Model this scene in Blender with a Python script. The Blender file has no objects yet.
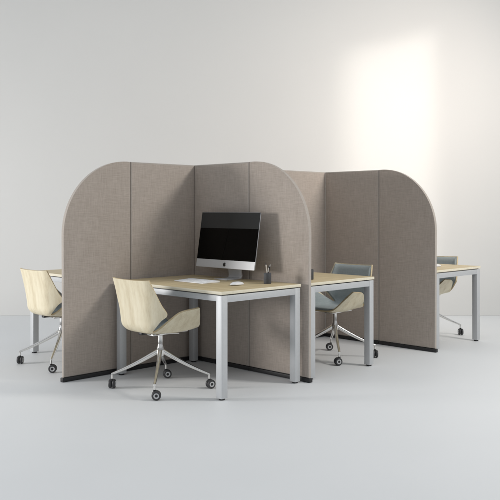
import bpy, bmesh, math, random
from mathutils import Vector, Matrix
random.seed(4)
R = math.radians
S = bpy.context.scene
COL = S.collection

# ------------------------------------------------------------------ camera
cam_d = bpy.data.cameras.new('camera'); cam = bpy.data.objects.new('camera', cam_d); COL.objects.link(cam)
cam.location = (0, 0, 1.289); cam.rotation_euler = (R(90), 0, 0)
cam_d.sensor_width = 36; cam_d.lens = 36 * 783.85 / 500; cam_d.shift_y = -39.5 / 500
cam_d.clip_end = 100; cam_d.clip_start = 0.1
S.camera = cam

# ------------------------------------------------------------------ studio surround light (even, a little brighter overhead)
W = bpy.data.worlds.new('World'); S.world = W; W.use_nodes = True
wn, wl = W.node_tree.nodes, W.node_tree.links
bg = wn['Background']
tc = wn.new('ShaderNodeTexCoord'); sp = wn.new('ShaderNodeSeparateXYZ'); rp = wn.new('ShaderNodeValToRGB')
wl.new(tc.outputs['Generated'], sp.inputs[0]); wl.new(sp.outputs['Z'], rp.inputs[0]); wl.new(rp.outputs[0], bg.inputs[0])
cr = rp.color_ramp
cr.elements[0].position = 0.0; cr.elements[0].color = (0.30, 0.305, 0.31, 1)
cr.elements[1].position = 1.0; cr.elements[1].color = (0.79, 0.84, 0.89, 1)
e = cr.elements.new(0.194); e.color = (0.42, 0.42, 0.43, 1)
e = cr.elements.new(0.200); e.color = (0.64, 0.66, 0.68, 1)
bg.inputs[1].default_value = 0.72

S.view_settings.view_transform = 'Standard'; S.view_settings.look = 'None'
S.view_settings.exposure = 0.0; S.view_settings.gamma = 1.0

def area(name, loc, target, sx, sy, power, color, spread=180):
    d = bpy.data.lights.new(name, 'AREA'); d.shape = 'RECTANGLE'; d.size = sx; d.size_y = sy
    d.energy = power; d.color = color; d.spread = R(spread)
    o = bpy.data.objects.new(name, d); COL.objects.link(o); o.location = loc
    o.rotation_euler = (Vector(target) - Vector(loc)).to_track_quat('-Z', 'Y').to_euler()
    return o
# softbox at the left, low; warm one at the right, a little higher; window beam on the back wall
area('softbox_left', (-6.6, 4.9, 1.5), (0, 6.2, 0.9), 1.3, 1.0, 215, (1.0, 0.975, 0.95))
area('softbox_right', (4.7, 4.8, 4.0), (0, 6.7, 0.9), 1.1, 0.9, 150, (1.0, 0.96, 0.90))
area('window_beam', (4.34, 6.94, 3.25), (1.70, 9.6, 1.92), 0.77, 2.68, 2.9, (1.0, 0.94, 0.855), 7)
area('wall_halo_fill', (4.0, 6.5, 3.6), (1.35, 9.6, 2.1), 0.6, 1.6, 19, (1.0, 0.87, 0.77), 72)  # added fill lamp, spreads a warm halo round the beam's patch

# ------------------------------------------------------------------ materials
def new_mat(name):
    m = bpy.data.materials.new(name); m.use_nodes = True
    return m, m.node_tree.nodes, m.node_tree.links, m.node_tree.nodes['Principled BSDF']
def noise(n, l, vec, scale, detail=3, rough=.55):
    t = n.new('ShaderNodeTexNoise'); t.inputs['Scale'].default_value = scale
    t.inputs['Detail'].default_value = detail; t.inputs['Roughness'].default_value = rough
    l.new(vec, t.inputs['Vector']); return t.outputs['Fac']
def mapping(n, l, vec, sc, rot=(0, 0, 0)):
    m = n.new('ShaderNodeMapping'); m.inputs['Scale'].default_value = sc; m.inputs['Rotation'].default_value = rot
    l.new(vec, m.inputs['Vector']); return m.outputs[0]
def math_(n, l, op, a, b):
    m = n.new('ShaderNodeMath'); m.operation = op
    for i, v in enumerate((a, b)):
        if isinstance(v, (int, float)): m.inputs[i].default_value = v
        else: l.new(v, m.inputs[i])
    return m.outputs[0]
def ramp(n, l, fac, stops):
    r = n.new('ShaderNodeValToRGB'); c = r.color_ramp
    c.elements[0].position, c.elements[0].color = stops[0][0], (*stops[0][1], 1)
    c.elements[1].position, c.elements[1].color = stops[-1][0], (*stops[-1][1], 1)
    for p, q in stops[1:-1]:
        e = c.elements.new(p); e.color = (*q, 1)
    l.new(fac, r.inputs[0]); return r.outputs[0]
def bump(n, l, b, h, strength, dist=.001):
    k = n.new('ShaderNodeBump'); k.inputs['Strength'].default_value = strength; k.inputs['Distance'].default_value = dist
    l.new(h, k.inputs['Height']); l.new(k.outputs[0], b.inputs['Normal'])

def linen(name, dark, light, sc=1.0, contrast=1.0, bstr=.5):
    m, n, l, b = new_mat(name)
    o = n.new('ShaderNodeTexCoord').outputs['Object']
    v1 = noise(n, l, mapping(n, l, o, (520 * sc, 520 * sc, 22 * sc)), 1, 3)
    h1 = noise(n, l, mapping(n, l, o, (22 * sc, 22 * sc, 520 * sc)), 1, 3)
    v2 = noise(n, l, mapping(n, l, o, (170 * sc, 170 * sc, 9 * sc)), 1, 2)
    h2 = noise(n, l, mapping(n, l, o, (9 * sc, 9 * sc, 170 * sc)), 1, 2)
    blot = noise(n, l, o, 6, 2)
    s = math_(n, l, 'ADD', math_(n, l, 'ADD', v1, h1), math_(n, l, 'ADD', v2, h2))
    s = math_(n, l, 'ADD', s, math_(n, l, 'MULTIPLY', blot, .2))
    s = math_(n, l, 'MULTIPLY', s, 1 / 4.2)
    w = .09 / contrast
    l.new(ramp(n, l, s, [(.5 - w, dark), (.5 + w, light)]), b.inputs['Base Color'])
    b.inputs['Roughness'].default_value = .95; b.inputs['Specular IOR Level'].default_value = .15
    b.inputs['Sheen Weight'].default_value = .15; b.inputs['Sheen Roughness'].default_value = .5
    bump(n, l, b, math_(n, l, 'ADD', v1, h1), bstr, .0012)
    return m
def wood(name, dark, mid, light, grain_axis=2, rough=.5, sc=1.0):
    m, n, l, b = new_mat(name)
    o = n.new('ShaderNodeTexCoord').outputs['Object']
    s = [1, 1, 1]
    s1 = [22 * sc] * 3; s1[grain_axis] = 1.6 * sc
    s2 = [190 * sc] * 3; s2[grain_axis] = 5 * sc
    big = noise(n, l, mapping(n, l, o, s1), 1, 4, .6)
    fine = noise(n, l, mapping(n, l, o, s2), 1, 3, .6)
    f = math_(n, l, 'ADD', math_(n, l, 'MULTIPLY', big, .7), math_(n, l, 'MULTIPLY', fine, .3))
    l.new(ramp(n, l, f, [(.33, dark), (.5, mid), (.66, light)]), b.inputs['Base Color'])
    b.inputs['Roughness'].default_value = rough; b.inputs['Specular IOR Level'].default_value = .35
    bump(n, l, b, fine, .12, .0006)
    return m
def plain(name, col, rough=.5, metal=0, spec=.5, var=.06, nscale=30, bstr=.0):
    m, n, l, b = new_mat(name)
    o = n.new('ShaderNodeTexCoord').outputs['Object']
    f = noise(n, l, o, nscale, 4)
    a = tuple(max(0, c * (1 - var)) for c in col); c2 = tuple(min(1, c * (1 + var)) for c in col)
    l.new(ramp(n, l, f, [(.35, a), (.65, c2)]), b.inputs['Base Color'])
    l.new(math_(n, l, 'ADD', math_(n, l, 'MULTIPLY', f, rough * .25), rough * .88), b.inputs['Roughness'])
    b.inputs['Metallic'].default_value = metal; b.inputs['Specular IOR Level'].default_value = spec
    if bstr: bump(n, l, b, f, bstr, .001)
    return m

M = {}
M['fabric'] = linen('taupe_linen', (.392, .340, .297), (.508, .448, .400), 1.1, 1.0, .6)
M['fabric_lit_edge'] = linen('taupe_linen_lit_edge', (.405, .365, .325), (.485, .44, .40), 1.0, .7)  # light catching the panel rims, put into a slightly paler edge colour
M['plinth'] = plain('charcoal_plinth', (.022, .022, .024), .55)
M['seam'] = plain('dark_seam', (.10, .088, .078), .8)
M['oak'] = wood('pale_oak_top', (.50, .40, .235), (.58, .475, .29), (.65, .545, .35), 0, .45)
M['oak_edge'] = wood('pale_oak_edge', (.72, .66, .52), (.78, .725, .58), (.82, .77, .63), 0, .5)
M['ply'] = wood('pale_ash_ply', (.61, .525, .36), (.735, .66, .485), (.80, .735, .565), 2, .45)
M['ply_edge'] = wood('ply_edge', (.50, .39, .22), (.58, .47, .29), (.66, .56, .38), 0, .6, 3)
M['cushion'] = linen('grey_blue_wool', (.30, .345, .355), (.41, .455, .465), 1.6, .8, .6)
M['alu'] = plain('satin_aluminium_paint', (.575, .59, .605), .55, .36, .4, .02, 60)
M['chrome'] = plain('polished_aluminium', (.80, .79, .77), .12, 1.0, .5, .02, 40)
M['black'] = plain('black_plastic', (.018, .018, .020), .45)
M['tyre'] = plain('dark_grey_tyre', (.045, .045, .048), .5)
M['hub'] = plain('light_grey_hub', (.55, .56, .57), .35)
M['imac'] = plain('monitor_aluminium', (.60, .61, .63), .45, .2, .5, .01)
M['white'] = plain('white_plastic', (.80, .81, .82), .35, 0, .5, .01)
M['keys'] = plain('white_keys', (.79, .80, .81), .5, 0, .4, .01)
M['cup'] = plain('graphite_cup', (.075, .08, .09), .6, 0, .4, .1, 200, .2)
M['pencil'] = plain('pale_pencil', (.7, .66, .6), .5)
M['glass'] = plain('black_screen_glass', (.001, .001, .0011), .05, 0, .10, 0)
M['logo'] = plain('black_logo', (.01, .01, .01), .3)
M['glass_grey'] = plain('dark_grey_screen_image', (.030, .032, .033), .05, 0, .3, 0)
m, n, l, b = new_mat('painted_wall')
o = n.new('ShaderNodeTexCoord').outputs['Object']
f = noise(n, l, o, .6, 4); g = noise(n, l, o, 70, 3)
l.new(ramp(n, l, f, [(.3, (.655, .658, .648)), (.7, (.673, .675, .664))]), b.inputs['Base Color'])
b.inputs['Roughness'].default_value = .9; b.inputs['Specular IOR Level'].default_value = .2
bump(n, l, b, g, .06, .002)
M['wall'] = m
m, n, l, b = new_mat('poured_floor')
o = n.new('ShaderNodeTexCoord').outputs['Object']
f = noise(n, l, o, 1.1, 5); g = noise(n, l, o, 120, 3)
l.new(ramp(n, l, f, [(.3, (.738, .756, .770)), (.7, (.754, .770, .784))]), b.inputs['Base Color'])
l.new(math_(n, l, 'ADD', math_(n, l, 'MULTIPLY', f, .12), .48), b.inputs['Roughness'])
b.inputs['Specular IOR Level'].default_value = .3
bump(n, l, b, g, .05, .001)
M['floor'] = m

# ------------------------------------------------------------------ helpers
def link_mesh(name, bm, mats, parent=None, smooth=False, angle=35):
    me = bpy.data.meshes.new(name)
    bmesh.ops.recalc_face_normals(bm, faces=bm.faces)
    if smooth:
        for f in bm.faces: f.smooth = True
        for e in bm.edges:
            if len(e.link_faces) == 2 and e.calc_face_angle(0) > R(angle): e.smooth = False
    bm.to_mesh(me); bm.free()
    for m in (mats if isinstance(mats, (list, tuple)) else [mats]): me.materials.append(M[m])
    o = bpy.data.objects.new(name, me); COL.objects.link(o)
    if parent: o.parent = parent
    return o
def thing(name, label, cat, loc, rz=0, group=None):
    o = bpy.data.objects.new(name, None); COL.objects.link(o)
    o.empty_display_size = .1
    o.location = loc; o.rotation_euler = (0, 0, rz); o['label'] = label; o['category'] = cat
    if group: o['group'] = group
    return o
def box(bm, x0, x1, y0, y1, z0, z1, bev=0, seg=2, mi=0):
    r = bmesh.ops.create_cube(bm, size=1)
    vs = r['verts']
    for v in vs:
        v.co = Vector(((x0 + x1) / 2 + v.co.x * (x1 - x0), (y0 + y1) / 2 + v.co.y * (y1 - y0), (z0 + z1) / 2 + v.co.z * (z1 - z0)))
    fs = set(f for v in vs for f in v.link_faces)
    for f in fs: f.material_index = mi
    if bev:
        es = list(set(e for v in vs for e in v.link_edges))
        r = bmesh.ops.bevel(bm, geom=es, offset=bev, segments=seg, profile=.5, affect='EDGES')
        for f in r['faces']: f.material_index = mi
def rings(bm, rs, mi=None, cap=True):
    """rs: list of lists of Vectors (same count); joins them"""
    V = [[bm.verts.new(p) for p in r] for r in rs]; k = len(V[0])
    for i in range(len(V) - 1):
        for j in range(k):
            f = bm.faces.new((V[i][j], V[i][(j + 1) % k], V[i + 1][(j + 1) % k], V[i + 1][j]))
            if mi: f.material_index = mi[i]
    if cap:
        f = bm.faces.new(V[0][::-1]); f2 = bm.faces.new(V[-1])
        if mi: f.material_index = mi[0]; f2.material_index = mi[-1]
def lathe(bm, prof, n=24, org=(0, 0, 0), ax=None, mi=None):
    """prof: (radius, height) list along axis ax"""
    org = Vector(org); ax = Vector(ax or (0, 0, 1)).normalized()
    s = ax.orthogonal().normalized(); t = ax.cross(s)
    rings(bm, [[org + ax * h + (s * math.cos(2 * math.pi * k / n) + t * math.sin(2 * math.pi * k / n)) * max(r, 1e-4) for k in range(n)] for r, h in prof], mi)
def tube(bm, p, q, r0, r1=None, n=14):
    p, q = Vector(p), Vector(q); r1 = r1 or r0
    lathe(bm, [(r0, 0), (r1, (q - p).length)], n, p, q - p)

# ------------------------------------------------------------------ the setting
bm = bmesh.new()
vs = [bm.verts.new(p) for p in ((-14, -6, 0), (14, -6, 0), (14, 9.62, 0), (-14, 9.62, 0))]; bm.faces.new(vs)
fl = link_mesh('floor', bm, 'floor'); fl['kind'] = 'structure'
bm = bmesh.new(); box(bm, -14, 14, 9.6, 9.75, .001, 6.5)
wl_ = link_mesh('wall', bm, 'wall'); wl_['kind'] = 'structure'

# ------------------------------------------------------------------ layout frame: local x runs along each desk, local y towards the back right
RZ = R(-45.106); P1 = Vector((-.483, 6.806, 0)); D = 1.763
ROT = Matrix.Rotation(RZ, 4, 'Z')
def at(x, y, z=0): return P1 + ROT @ Vector((x, y, z))
W1, H, T, ZB = .686, 1.681, .015, .034

# ------------------------------------------------------------------ acoustic screens
def outline(w, h, rad, zb):
    if not rad: return [(0, zb), (w, zb), (w, h), (0, h)]
    pts = [(0, zb), (w, zb)]
    for k in range(0, 33):
        a = math.pi / 2 * k / 32
        pts.append((w - rad + rad * math.cos(a), h - rad + rad * math.sin(a)))
    pts.append((0, h)); return pts
def panel(parent, org, ang, w, rad=0, name='panel'):
    """an upholstered panel standing from org along the local angle ang (0 = +x), rounded at its far top corner"""
    bm = bmesh.new()
    pts = outline(w, H, rad, ZB)
    A = [bm.verts.new((x, -T, z)) for x, z in pts]; B = [bm.verts.new((x, T, z)) for x, z in pts]
    bm.faces.new(A); bm.faces.new(B[::-1]); k = len(pts)
    for i in range(k):
        f = bm.faces.new((A[i], B[i], B[(i + 1) % k], A[(i + 1) % k])); f.material_index = 1
    es = [e for e in bm.edges if abs(abs(e.verts[0].co.y) - T) < 1e-6 and e.verts[0].co.y == e.verts[1].co.y]
    bmesh.ops.bevel(bm, geom=es, offset=.011, segments=4, profile=.5, affect='EDGES', material=1)
    o = link_mesh(name, bm, ['fabric', 'fabric_lit_edge'], parent, True, 30)
    o.location = org; o.rotation_euler = (0, 0, ang)
    return o
def plinth(parent, org, ang, w, flip=False):
    bm = bmesh.new(); box(bm, 0, w + (.010 if flip else 0), -T - .003, T + .003, .001, ZB - .0015, .004, 2)
    o = link_mesh('plinth', bm, 'plinth', parent, True); o.location = org; o.rotation_euler = (0, 0, ang)
def hinge(parent, x, y):
    bm = bmesh.new(); box(bm, -.004, .004, -.004, .004, .04, H - .03)
    o = link_mesh('hinge_strip', bm, 'seam', parent); o.location = (x, y, 0)
g = .0014
def screen(org, label, pieces):
    t = thing('acoustic_screen', label, 'office screen', org, RZ, 'taupe upholstered screens round the desks')
    for (x, y, ang, w, rad) in pieces:
        panel(t, (x, y, 0), ang, w, rad); plinth(t, (x, y, 0), ang, w, rad > 0)
    return t
NY = -math.pi / 2
s1 = screen(tuple(P1), 'two-winged taupe fabric screen in front, its corner right behind the computer', [
    (0, 0, NY, W1 - g, 0), (0, -W1 - g, NY, .617, .58),                 # wing to the left foreground
    (T + g, 0, 0, W1 - T - 2 * g, 0), (W1 + g, 0, 0, .634, .58)])      # wing to the right foreground
for x, y in ((0, -W1), (W1, 0)): hinge(s1, x, y)
s2 = screen(tuple(at(0, D)), 'taupe fabric screen further back, darker rounded wing nearest the bright wall patch', [
    (0, 0, NY, D / 2 - g, 0), (0, -D / 2 - g, NY, D / 2 - 3 * g, 0),
    (T + g, 0, 0, W1 - T - 2 * g, 0), (W1 + g, 0, 0, .622, .58)])
for x, y in ((0, -D / 2), (W1, 0)): hinge(s2, x, y)

# ------------------------------------------------------------------ desks
L_, Wd, DH = 1.221, .809, .74
def make_desk():
    t = thing('desk', '', 'desk', (0, 0, 0), RZ, 'four legged desks with oak tops and silver frames')
    hx, hy, lw, tt = L_ / 2, Wd / 2, .056, .022
    bm = bmesh.new(); box(bm, -hx, hx, -hy, hy, DH - tt, DH, .0018, 2)
    for f in bm.faces: f.material_index = 0 if f.normal.z > .5 else 1
    link_mesh('desktop', bm, ['oak', 'oak_edge'], t, True)
    zt = DH - tt - .007
    bm = bmesh.new(); box(bm, -hx + .016, hx - .016, -hy + .016, hy - .016, zt + .0005, DH - tt - .0005)
    link_mesh('shadow_gap_spacer', bm, 'black', t)  # black inset sheet standing in for the shadow gap under the top
    for sx in (-1, 1):
        for sy in (-1, 1):
            cx, cy = sx * (hx - .004 - lw / 2), sy * (hy - .004 - lw / 2)
            bm = bmesh.new(); box(bm, cx - lw / 2, cx + lw / 2, cy - lw / 2, cy + lw / 2, .012, zt, .003, 2)
            lg = link_mesh('leg', bm, 'alu', t, True)
            bm = bmesh.new(); lathe(bm, [(.020, .001), (.022, .004), (.022, .010), (.012, .0118)], 20, (cx, cy, 0))
            link_mesh('foot', bm, 'black', lg, True)
        x1 = sx * (hx - .004); x0 = x1 - sx * .046
        bm = bmesh.new(); a = hy - .004 - lw + .0006
        box(bm, min(x0, x1 - sx * .001), max(x0, x1 - sx * .001), -a, a, zt - .048, zt - .0008, .002, 2)
        link_mesh('end_rail', bm, 'alu', t, True)
    for sy in (-1, 1):
        y1 = sy * (hy - .016); y0 = y1 - sy * .03; a = hx - .004 - lw + .0006
        bm = bmesh.new(); box(bm, -a, a, min(y0, y1), max(y0, y1), zt - .042, zt - .0008, .002, 2)
        link_mesh('side_rail', bm, 'alu', t, True)
    return t
def copy_tree(o, parent=None):
    c = o.copy(); COL.objects.link(c)
    if parent: c.parent = parent
    for ch in list(o.children): copy_tree(ch, c)
    return c
desk0 = make_desk(); used = []
def place(proto, loc, rz, label):
    o = copy_tree(proto) if proto in used else proto
    used.append(proto); o.location = loc; o.rotation_euler = (0, 0, rz); o['label'] = label
    return o
DX, DY = .6695, -.4595
place(desk0, at(DX, DY), RZ, 'pale oak topped desk in front carrying the computer, white keyboard and pen cup')
place(desk0, at(DX, -DY), RZ + math.pi, 'pale oak topped desk between the two rounded screens, bare but for a dark cup')
place(desk0, at(DX, -DY + D), RZ + math.pi, 'pale oak topped desk at the far right, sticking out past the rear screen')
place(desk0, at(-DX, DY), RZ, 'pale oak topped desk at the far left, mostly hidden behind the front screen')

# ------------------------------------------------------------------ chairs
ROWS = [  # right half of each cross-section of the shell, seat front to back top
 [(0,.232,.432),(.09,.232,.434),(.165,.222,.452),(.232,.172,.530),(.288,.120,.602)],
 [(0,.15,.424),(.09,.15,.424),(.16,.15,.438),(.226,.130,.514),(.286,.080,.597)],
 [(0,.05,.420),(.085,.05,.421),(.15,.03,.430),(.212,-.005,.500),(.272,-.038,.580)],
 [(0,-.05,.420),(.075,-.05,.421),(.132,-.06,.430),(.186,-.090,.476),(.236,-.102,.530)],
 [(0,-.13,.424),(.065,-.13,.425),(.112,-.138,.431),(.150,-.152,.445),(.182,-.160,.464)],
 [(0,-.195,.437),(.068,-.195,.437),(.112,-.195,.439),(.138,-.193,.443),(.156,-.190,.448)],
 [(0,-.232,.476),(.090,-.231,.475),(.150,-.220,.474),(.176,-.204,.478),(.190,-.190,.486)],
 [(0,-.242,.53),(.085,-.240,.53),(.152,-.228,.528),(.200,-.200,.528),(.228,-.172,.530)],
 [(0,-.248,.59),(.085,-.247,.59),(.152,-.238,.588),(.210,-.200,.582),(.262,-.148,.570)],
 [(0,-.256,.66),(.085,-.256,.66),(.155,-.248,.658),(.206,-.222,.650),(.247,-.186,.638)],
 [(0,-.268,.735),(.090,-.268,.735),(.158,-.262,.733),(.198,-.246,.728),(.228,-.224,.722)],
 [(0,-.282,.804),(.090,-.282,.805),(.158,-.279,.807),(.186,-.273,.808),(.209,-.264,.810)]]
def catmull(p, t):
    k = min(int(t), len(p) - 2); f = t - k
    g_ = lambda i: p[i] if 0 <= i < len(p) else (p[0] * 2 - p[1] if i < 0 else p[-1] * 2 - p[-2])
    a, b, c, d = g_(k - 1), g_(k), g_(k + 1), g_(k + 2)
    return .5 * ((2 * b) + (c - a) * f + (2 * a - 5 * b + 4 * c - d) * f * f + (3 * b - a - 3 * c + d) * f ** 3)
def shell_grid(NI=66, NJ=48, i0=0., i1=1., j0=0., j1=1.):
    full = []
    for r in ROWS:
        rr = [Vector(p) for p in r]; full.append([Vector((-p.x, p.y, p.z)) for p in rr[:0:-1]] + rr)
    G = []
    for i in range(NI + 1):
        t = (i0 + (i1 - i0) * i / NI) * (len(full) - 1)
        row = [catmull([full[k][j] for k in range(len(full))], t) for j in range(9)]
        G.append([catmull(row, (j0 + (j1 - j0) * j / NJ) * 8) for j in range(NJ + 1)])
    return G
def normals(G):
    NI, NJ = len(G) - 1, len(G[0]) - 1; N = []
    for i in range(NI + 1):
        r = []
        for j in range(NJ + 1):
            a = G[min(i + 1, NI)][j] - G[max(i - 1, 0)][j]; b = G[i][min(j + 1, NJ)] - G[i][max(j - 1, 0)]
            r.append(a.cross(b).normalized())       # towards the sitter
        N.append(r)
    return N
def sheet_solid(name, G, lo, hi, mats, parent):
    """closed solid between surfaces offset lo(i,j) and hi(i,j) along the normal; rim gets material 1"""
    N = normals(G); bm = bmesh.new(); NI, NJ = len(G) - 1, len(G[0]) - 1
    A = [[bm.verts.new(G[i][j] + N[i][j] * lo(i / NI, j / NJ)) for j in range(NJ + 1)] for i in range(NI + 1)]
    B = [[bm.verts.new(G[i][j] + N[i][j] * hi(i / NI, j / NJ)) for j in range(NJ + 1)] for i in range(NI + 1)]
    for i in range(NI):
        for j in range(NJ):
            bm.faces.new((A[i][j], A[i + 1][j], A[i + 1][j + 1], A[i][j + 1])); bm.faces.new((B[i][j], B[i][j + 1], B[i + 1][j + 1], B[i + 1][j]))
    loop = [(i, 0) for i in range(NI)] + [(NI, j) for j in range(NJ)] + [(i, NJ) for i in range(NI, 0, -1)] + [(0, j) for j in range(NJ, 0, -1)]
    for a, b in zip(loop, loop[1:] + loop[:1]):
        f = bm.faces.new((A[a[0]][a[1]], B[a[0]][a[1]], B[b[0]][b[1]], A[b[0]][b[1]])); f.material_index = len(mats) - 1
    return link_mesh(name, bm, mats, parent, True, 50)
def make_chair(arm_turn):
    t = thing('swivel_chair', '', 'office chair', (0, 0, 0), RZ, 'plywood shell swivel chairs at the desks')
    G = shell_grid(); th = .006
    sheet_solid('shell', G, lambda i, j: -th, lambda i, j: th, ['ply', 'ply_edge'], t)
    Gc = shell_grid(60, 44, .020, .990, .035, .965)
    def pad(i, j):
        e_ = min(i, 1 - i, j, 1 - j); return th + .0012 + .017 * min(1, e_ / .05) ** .5
    sheet_solid('cushion', Gc, lambda i, j: th + .0006, pad, ['cushion'], t)
    # bracket under the seat
    bm = bmesh.new()
    box(bm, -.045, .045, -.10, .09, .394, .406, .003)
    for s in (-1, 1):
        tube(bm, (s * .03, .0, .404), (s * .10, .17, .413), .0055); tube(bm, (s * .03, -.02, .404), (s * .09, -.12, .411), .0055)
    tube(bm, (.03, .02, .400), (.150, .05, .412), .004)
    link_mesh('seat_bracket', bm, 'chrome', t, True)
    bm = bmesh.new(); box(bm, -.06, -.02, -.155, -.10, .400, .419, .004)
    link_mesh('tilt_knob', bm, 'black', t, True)
    bm = bmesh.new()
    lathe(bm, [(.018, .235), (.027, .240), (.030, .262), (.029, .292), (.021, .318), (.0185, .33), (.0185, .385), (.024, .390), (.024, .3955)], 28)
    link_mesh('column', bm, 'chrome', t, True)
    for k in range(4):
        a = arm_turn + k * math.pi / 2; c, s = math.cos(a), math.sin(a); d = Vector((c, s, 0)); side = Vector((-s, c, 0)); up = Vector((0, 0, 1))
        rs = []
        for q in range(15):
            f = q / 14; r = .012 + f * .345; z = .276 - .172 * f - .010 * math.sin(f * math.pi)
            w = .0165 - .0075 * f; h = .021 - .0125 * f
            ring = []
            for m_ in range(14):
                b_ = 2 * math.pi * m_ / 14; cx, cz = math.cos(b_), math.sin(b_)
                cx = math.copysign(abs(cx) ** .75, cx); cz = math.copysign(abs(cz) ** .75, cz)
                ring.append(d * r + side * (cx * w) + up * (z + cz * h))
            rs.append(ring)
        bm = bmesh.new(); rings(bm, rs)
        tip = d * .352
        tube(bm, tip + up * .070, tip + up * .106, .0075)
        lg = link_mesh('leg', bm, 'chrome', t, True)
        # twin-wheel caster
        ca = (-.26, -.5, .75, -.70)[k]; ax = Vector((math.cos(ca), math.sin(ca), 0)); tr = Vector((-ax.y, ax.x, 0))
        ctr = tip + tr * .012 + up * .0335
        bm = bmesh.new()
        for sg in (-1, 1):
            prof = [(.020, .004), (.028, .004), (.0315, .008), (.0325, .013), (.0315, .019), (.0275, .0235), (.0190, .0240), (.0182, .0236), (.0110, .0236), (.0102, .0205), (.0095, .0205), (.003, .0205)]
            lathe(bm, prof, 28, ctr, ax * sg, [0, 0, 0, 0, 0, 0, 1, 1, 1, 0, 0, 0])
        link_mesh('caster_wheels', bm, ['tyre', 'hub'], lg, True)
        bm = bmesh.new()
        box(bm, -.0042, .0042, -.020, .020, -.018, .020, .003)
        bm.transform(Matrix.Translation(ctr) @ Matrix.Rotation(ca, 4, 'Z'))
        tube(bm, tip + up * .056, tip + up * .072, .010)
        tube(bm, ctr - ax * .021, ctr + ax * .021, .0035)
        link_mesh('caster_fork', bm, 'black', lg, True)
    return t
chair0 = make_chair(R(45.1))
place(chair0, (-.648, 5.675, 0), RZ, 'pale plywood swivel chair seen from behind at the front desk with the computer')
place(chair0, (.745, 6.88, 0), RZ + math.pi, 'plywood swivel chair showing its grey-blue cushion, facing us between the two screens')
place(chair0, (1.83, 8.13, 0), RZ + math.pi, 'plywood swivel chair at the far right desk, partly hidden behind the rear screen')
place(chair0, (-1.58, 6.58, 0), RZ, 'pale plywood swivel chair at the far left, half hidden by the front screen')

# ------------------------------------------------------------------ computer on the front desk
mon = thing('computer', 'silver all-in-one computer with black screen on an angled metal stand', 'computer', at(.605, -.165, DH), RZ)
SW, SH, ST, TI = .680, .452, .018, R(9)
chin = .066
# screen body local frame: x right (seen from the chair it is -x), y depth (viewer side is -y), tilted back about its lower edge
TM = Matrix.Translation((-.012, -.035, .088)) @ Matrix.Rotation(-TI, 4, 'X')
def tilt(bm): bm.transform(TM)
bm = bmesh.new()
pts = []
rc = .010
for cx, cz, a0 in ((SW / 2 - rc, rc, -90), (SW / 2 - rc, SH - rc, 0), (-SW / 2 + rc, SH - rc, 90), (-SW / 2 + rc, rc, 180)):
    for k in range(6):
        a = R(a0 + 90 * k / 5); pts.append((cx + rc * math.cos(a), cz + rc * math.sin(a)))
def sc(p, s, y): return Vector((p[0] * s, y, (p[1] - SH / 2) * s + SH / 2))
rings(bm, [[sc(p, .997, 0) for p in pts], [sc(p, 1, .001) for p in pts], [sc(p, 1, .006) for p in pts], [sc(p, .93, .016) for p in pts], [sc(p, .6, .032) for p in pts], [sc(p, .3, .040) for p in pts]])
tilt(bm); link_mesh('housing', bm, 'imac', mon, True, 40)
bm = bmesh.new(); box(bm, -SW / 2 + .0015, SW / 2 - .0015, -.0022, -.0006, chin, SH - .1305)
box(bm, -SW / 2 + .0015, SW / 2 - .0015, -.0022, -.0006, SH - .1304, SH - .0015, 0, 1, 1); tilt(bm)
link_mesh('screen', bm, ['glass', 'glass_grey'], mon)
bm = bmesh.new(); box(bm, -SW / 2 + .0015, SW / 2 - .0015, -.0022, -.0006, .0015, chin - .0008, .0004, 1); tilt(bm)
ch_ = link_mesh('chin', bm, 'imac', mon)
logo = [(0,.62),(.18,.72),(.42,.74),(.66,.62),(.80,.50),(.66,.36),(.60,.12),(.68,-.12),(.88,-.28),(.76,-.58),(.56,-.86),(.36,-.98),(.16,-.92),(0,-.88),(-.18,-.93),(-.38,-.98),(-.60,-.82),(-.80,-.46),(-.90,-.06),(-.86,.34),(-.66,.62),(-.40,.74),(-.18,.70)]
leaf = [(.02,.82),(.04,1.02),(.16,1.20),(.36,1.30),(.34,1.08),(.20,.90)]
bm = bmesh.new(); s_ = .0165
for pl in (logo, leaf):
    A = [bm.verts.new((x * s_, -.0034, chin / 2 + z * s_ - .002)) for x, z in pl]; B = [bm.verts.new((x * s_, -.0024, chin / 2 + z * s_ - .002)) for x, z in pl]
    bm.faces.new(A); bm.faces.new(B[::-1])
    for i in range(len(pl)): bm.faces.new((A[i], B[i], B[(i + 1) % len(pl)], A[(i + 1) % len(pl)]))
tilt(bm); link_mesh('logo', bm, 'logo', ch_)
# stand: thin foot plate running forward and a bent plate rising behind the screen
bm = bmesh.new(); sw = .074
path = [(-.085, .0012), (-.085, .0058), (.050, .0064), (.070, .012), (.076, .028), (.062, .10), (.040, .20), (.026, .27), (.034, .272), (.049, .20), (.071, .10), (.086, .028), (.080, .008), (.062, .0012)]
A = [bm.verts.new((-sw, y, z)) for y, z in path]; B = [bm.verts.new((sw, y, z)) for y, z in path]
bm.faces.new(A); bm.faces.new(B[::-1])
for i in range(len(path)): bm.faces.new((A[i], B[i], B[(i + 1) % len(path)], A[(i + 1) % len(path)]))
link_mesh('stand', bm, 'imac', mon, True, 30)

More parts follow.
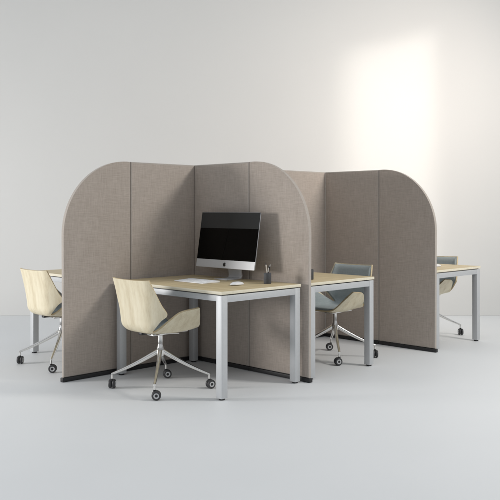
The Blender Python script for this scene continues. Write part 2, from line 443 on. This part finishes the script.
kb = thing('keyboard', 'thin white keyboard lying on the front desk', 'keyboard', at(.60, -.495, DH + .001), RZ)
bm = bmesh.new(); kw, kd = .168, .086
v = [(-kw, -kd, 0), (kw, -kd, 0), (kw, kd, 0), (-kw, kd, 0), (-kw, -kd, .005), (kw, -kd, .005), (kw, kd, .013), (-kw, kd, .013)]
V = [bm.verts.new(p) for p in v]
for f in ((0, 1, 2, 3), (4, 5, 6, 7), (0, 1, 5, 4), (1, 2, 6, 5), (2, 3, 7, 6), (3, 0, 4, 7)): bm.faces.new([V[i] for i in f])
bmesh.ops.bevel(bm, geom=bm.edges[:], offset=.0015, segments=2, profile=.5, affect='EDGES')
link_mesh('keyboard_body', bm, 'white', kb, True)
bm = bmesh.new()
for r in range(5):
    n_ = 14
    for c in range(n_):
        if r == 0 and 3 < c < 8: continue
        x0 = -kw + .008 + c * (2 * kw - .016) / n_; x1 = x0 + (2 * kw - .016) / n_ - .003
        y0 = -kd + .008 + r * .0325; y1 = y0 + .0295
        zz = .005 + .008 * ((y0 + y1) / 2 + kd) / (2 * kd)
        box(bm, x0, x1, y0, y1, zz - .002, zz + .0009)
box(bm, -kw + .008 + 4 * (2 * kw - .016) / 14, -kw + .008 + 8 * (2 * kw - .016) / 14 - .003, -kd + .008, -kd + .0375, .004, .0065)
ky = link_mesh('keys', bm, 'keys', kb)
def make_mouse():
    bm = bmesh.new(); bmesh.ops.create_uvsphere(bm, u_segments=32, v_segments=18, radius=1)
    for v in bm.verts:
        x, y, z = v.co
        x = math.copysign(abs(x) ** .85, x); y = math.copysign(abs(y) ** .9, y)
        v.co = Vector((x * .033, y * .062, .0012 + (z * .021 + .004 if z > 0 else z * .003 + .004)))
    return bm
def mouse(loc, rz, label):
    o = link_mesh('computer_mouse', make_mouse(), 'white', None, True, 60)
    o.location = loc; o.rotation_euler = (0, 0, rz); o['label'] = label; o['category'] = 'mouse'; o['group'] = 'white computer mice'
mouse(at(1.01, -.46, DH), RZ, 'white computer mouse on the front desk below the pen cup')
mouse(at(1.03, .46 + D, DH), RZ, 'white computer mouse on the far right desk, just past the rear screen edge')
def cup(loc, label, pens):
    t = thing('pen_cup', label, 'pen cup', loc, 0, 'dark pen cups on the desks')
    bm = bmesh.new(); lathe(bm, [(.0, .001), (.027, .001), (.0285, .004), (.0285, .078), (.028, .080), (.0262, .080), (.0257, .078), (.0257, .006), (.0, .006)], 32)
    link_mesh('cup', bm, 'cup', t, True, 45)
    if pens: return t
    return t
c1 = cup(at(1.086, -.215, DH), 'dark grey pen cup holding pens beside the computer', True)
cup(at(1.09, .29, DH) + Vector((-.014, 0, 0)), 'dark cup on the middle desk, just showing past the front screen end', False)
base = at(1.086, -.215, DH + .007)
for nm, dx, dy, ln, r_, mt, lab in (('pencil', -.014, -.004, .150, .0042, 'pencil', 'pale pencil leaning left in the pen cup'),
                      ('pen', .022, .004, .138, .0040, 'black', 'black pen leaning right in the pen cup'),
                      ('pen', .010, -.012, .128, .0036, 'chrome', 'slim metal pen standing in the middle of the pen cup')):
    tp = thing(nm, lab, 'pen', base, 0)
    a = Vector((-dx * .5, -dy * .5, .0045)); b_ = a + Vector((dx * 1.5, dy * 1.5, ln)); d = (b_ - a).normalized()
    bm = bmesh.new(); tube(bm, a, a + d * (ln - .018), r_); link_mesh('barrel', bm, mt, tp, True)
    bm = bmesh.new(); lathe(bm, [(r_ * .98, 0), (r_ * .8, .006), (.0008, .018)], 14, a + d * (ln - .0178), d); link_mesh('tip', bm, 'black' if mt != 'black' else 'hub', tp, True)
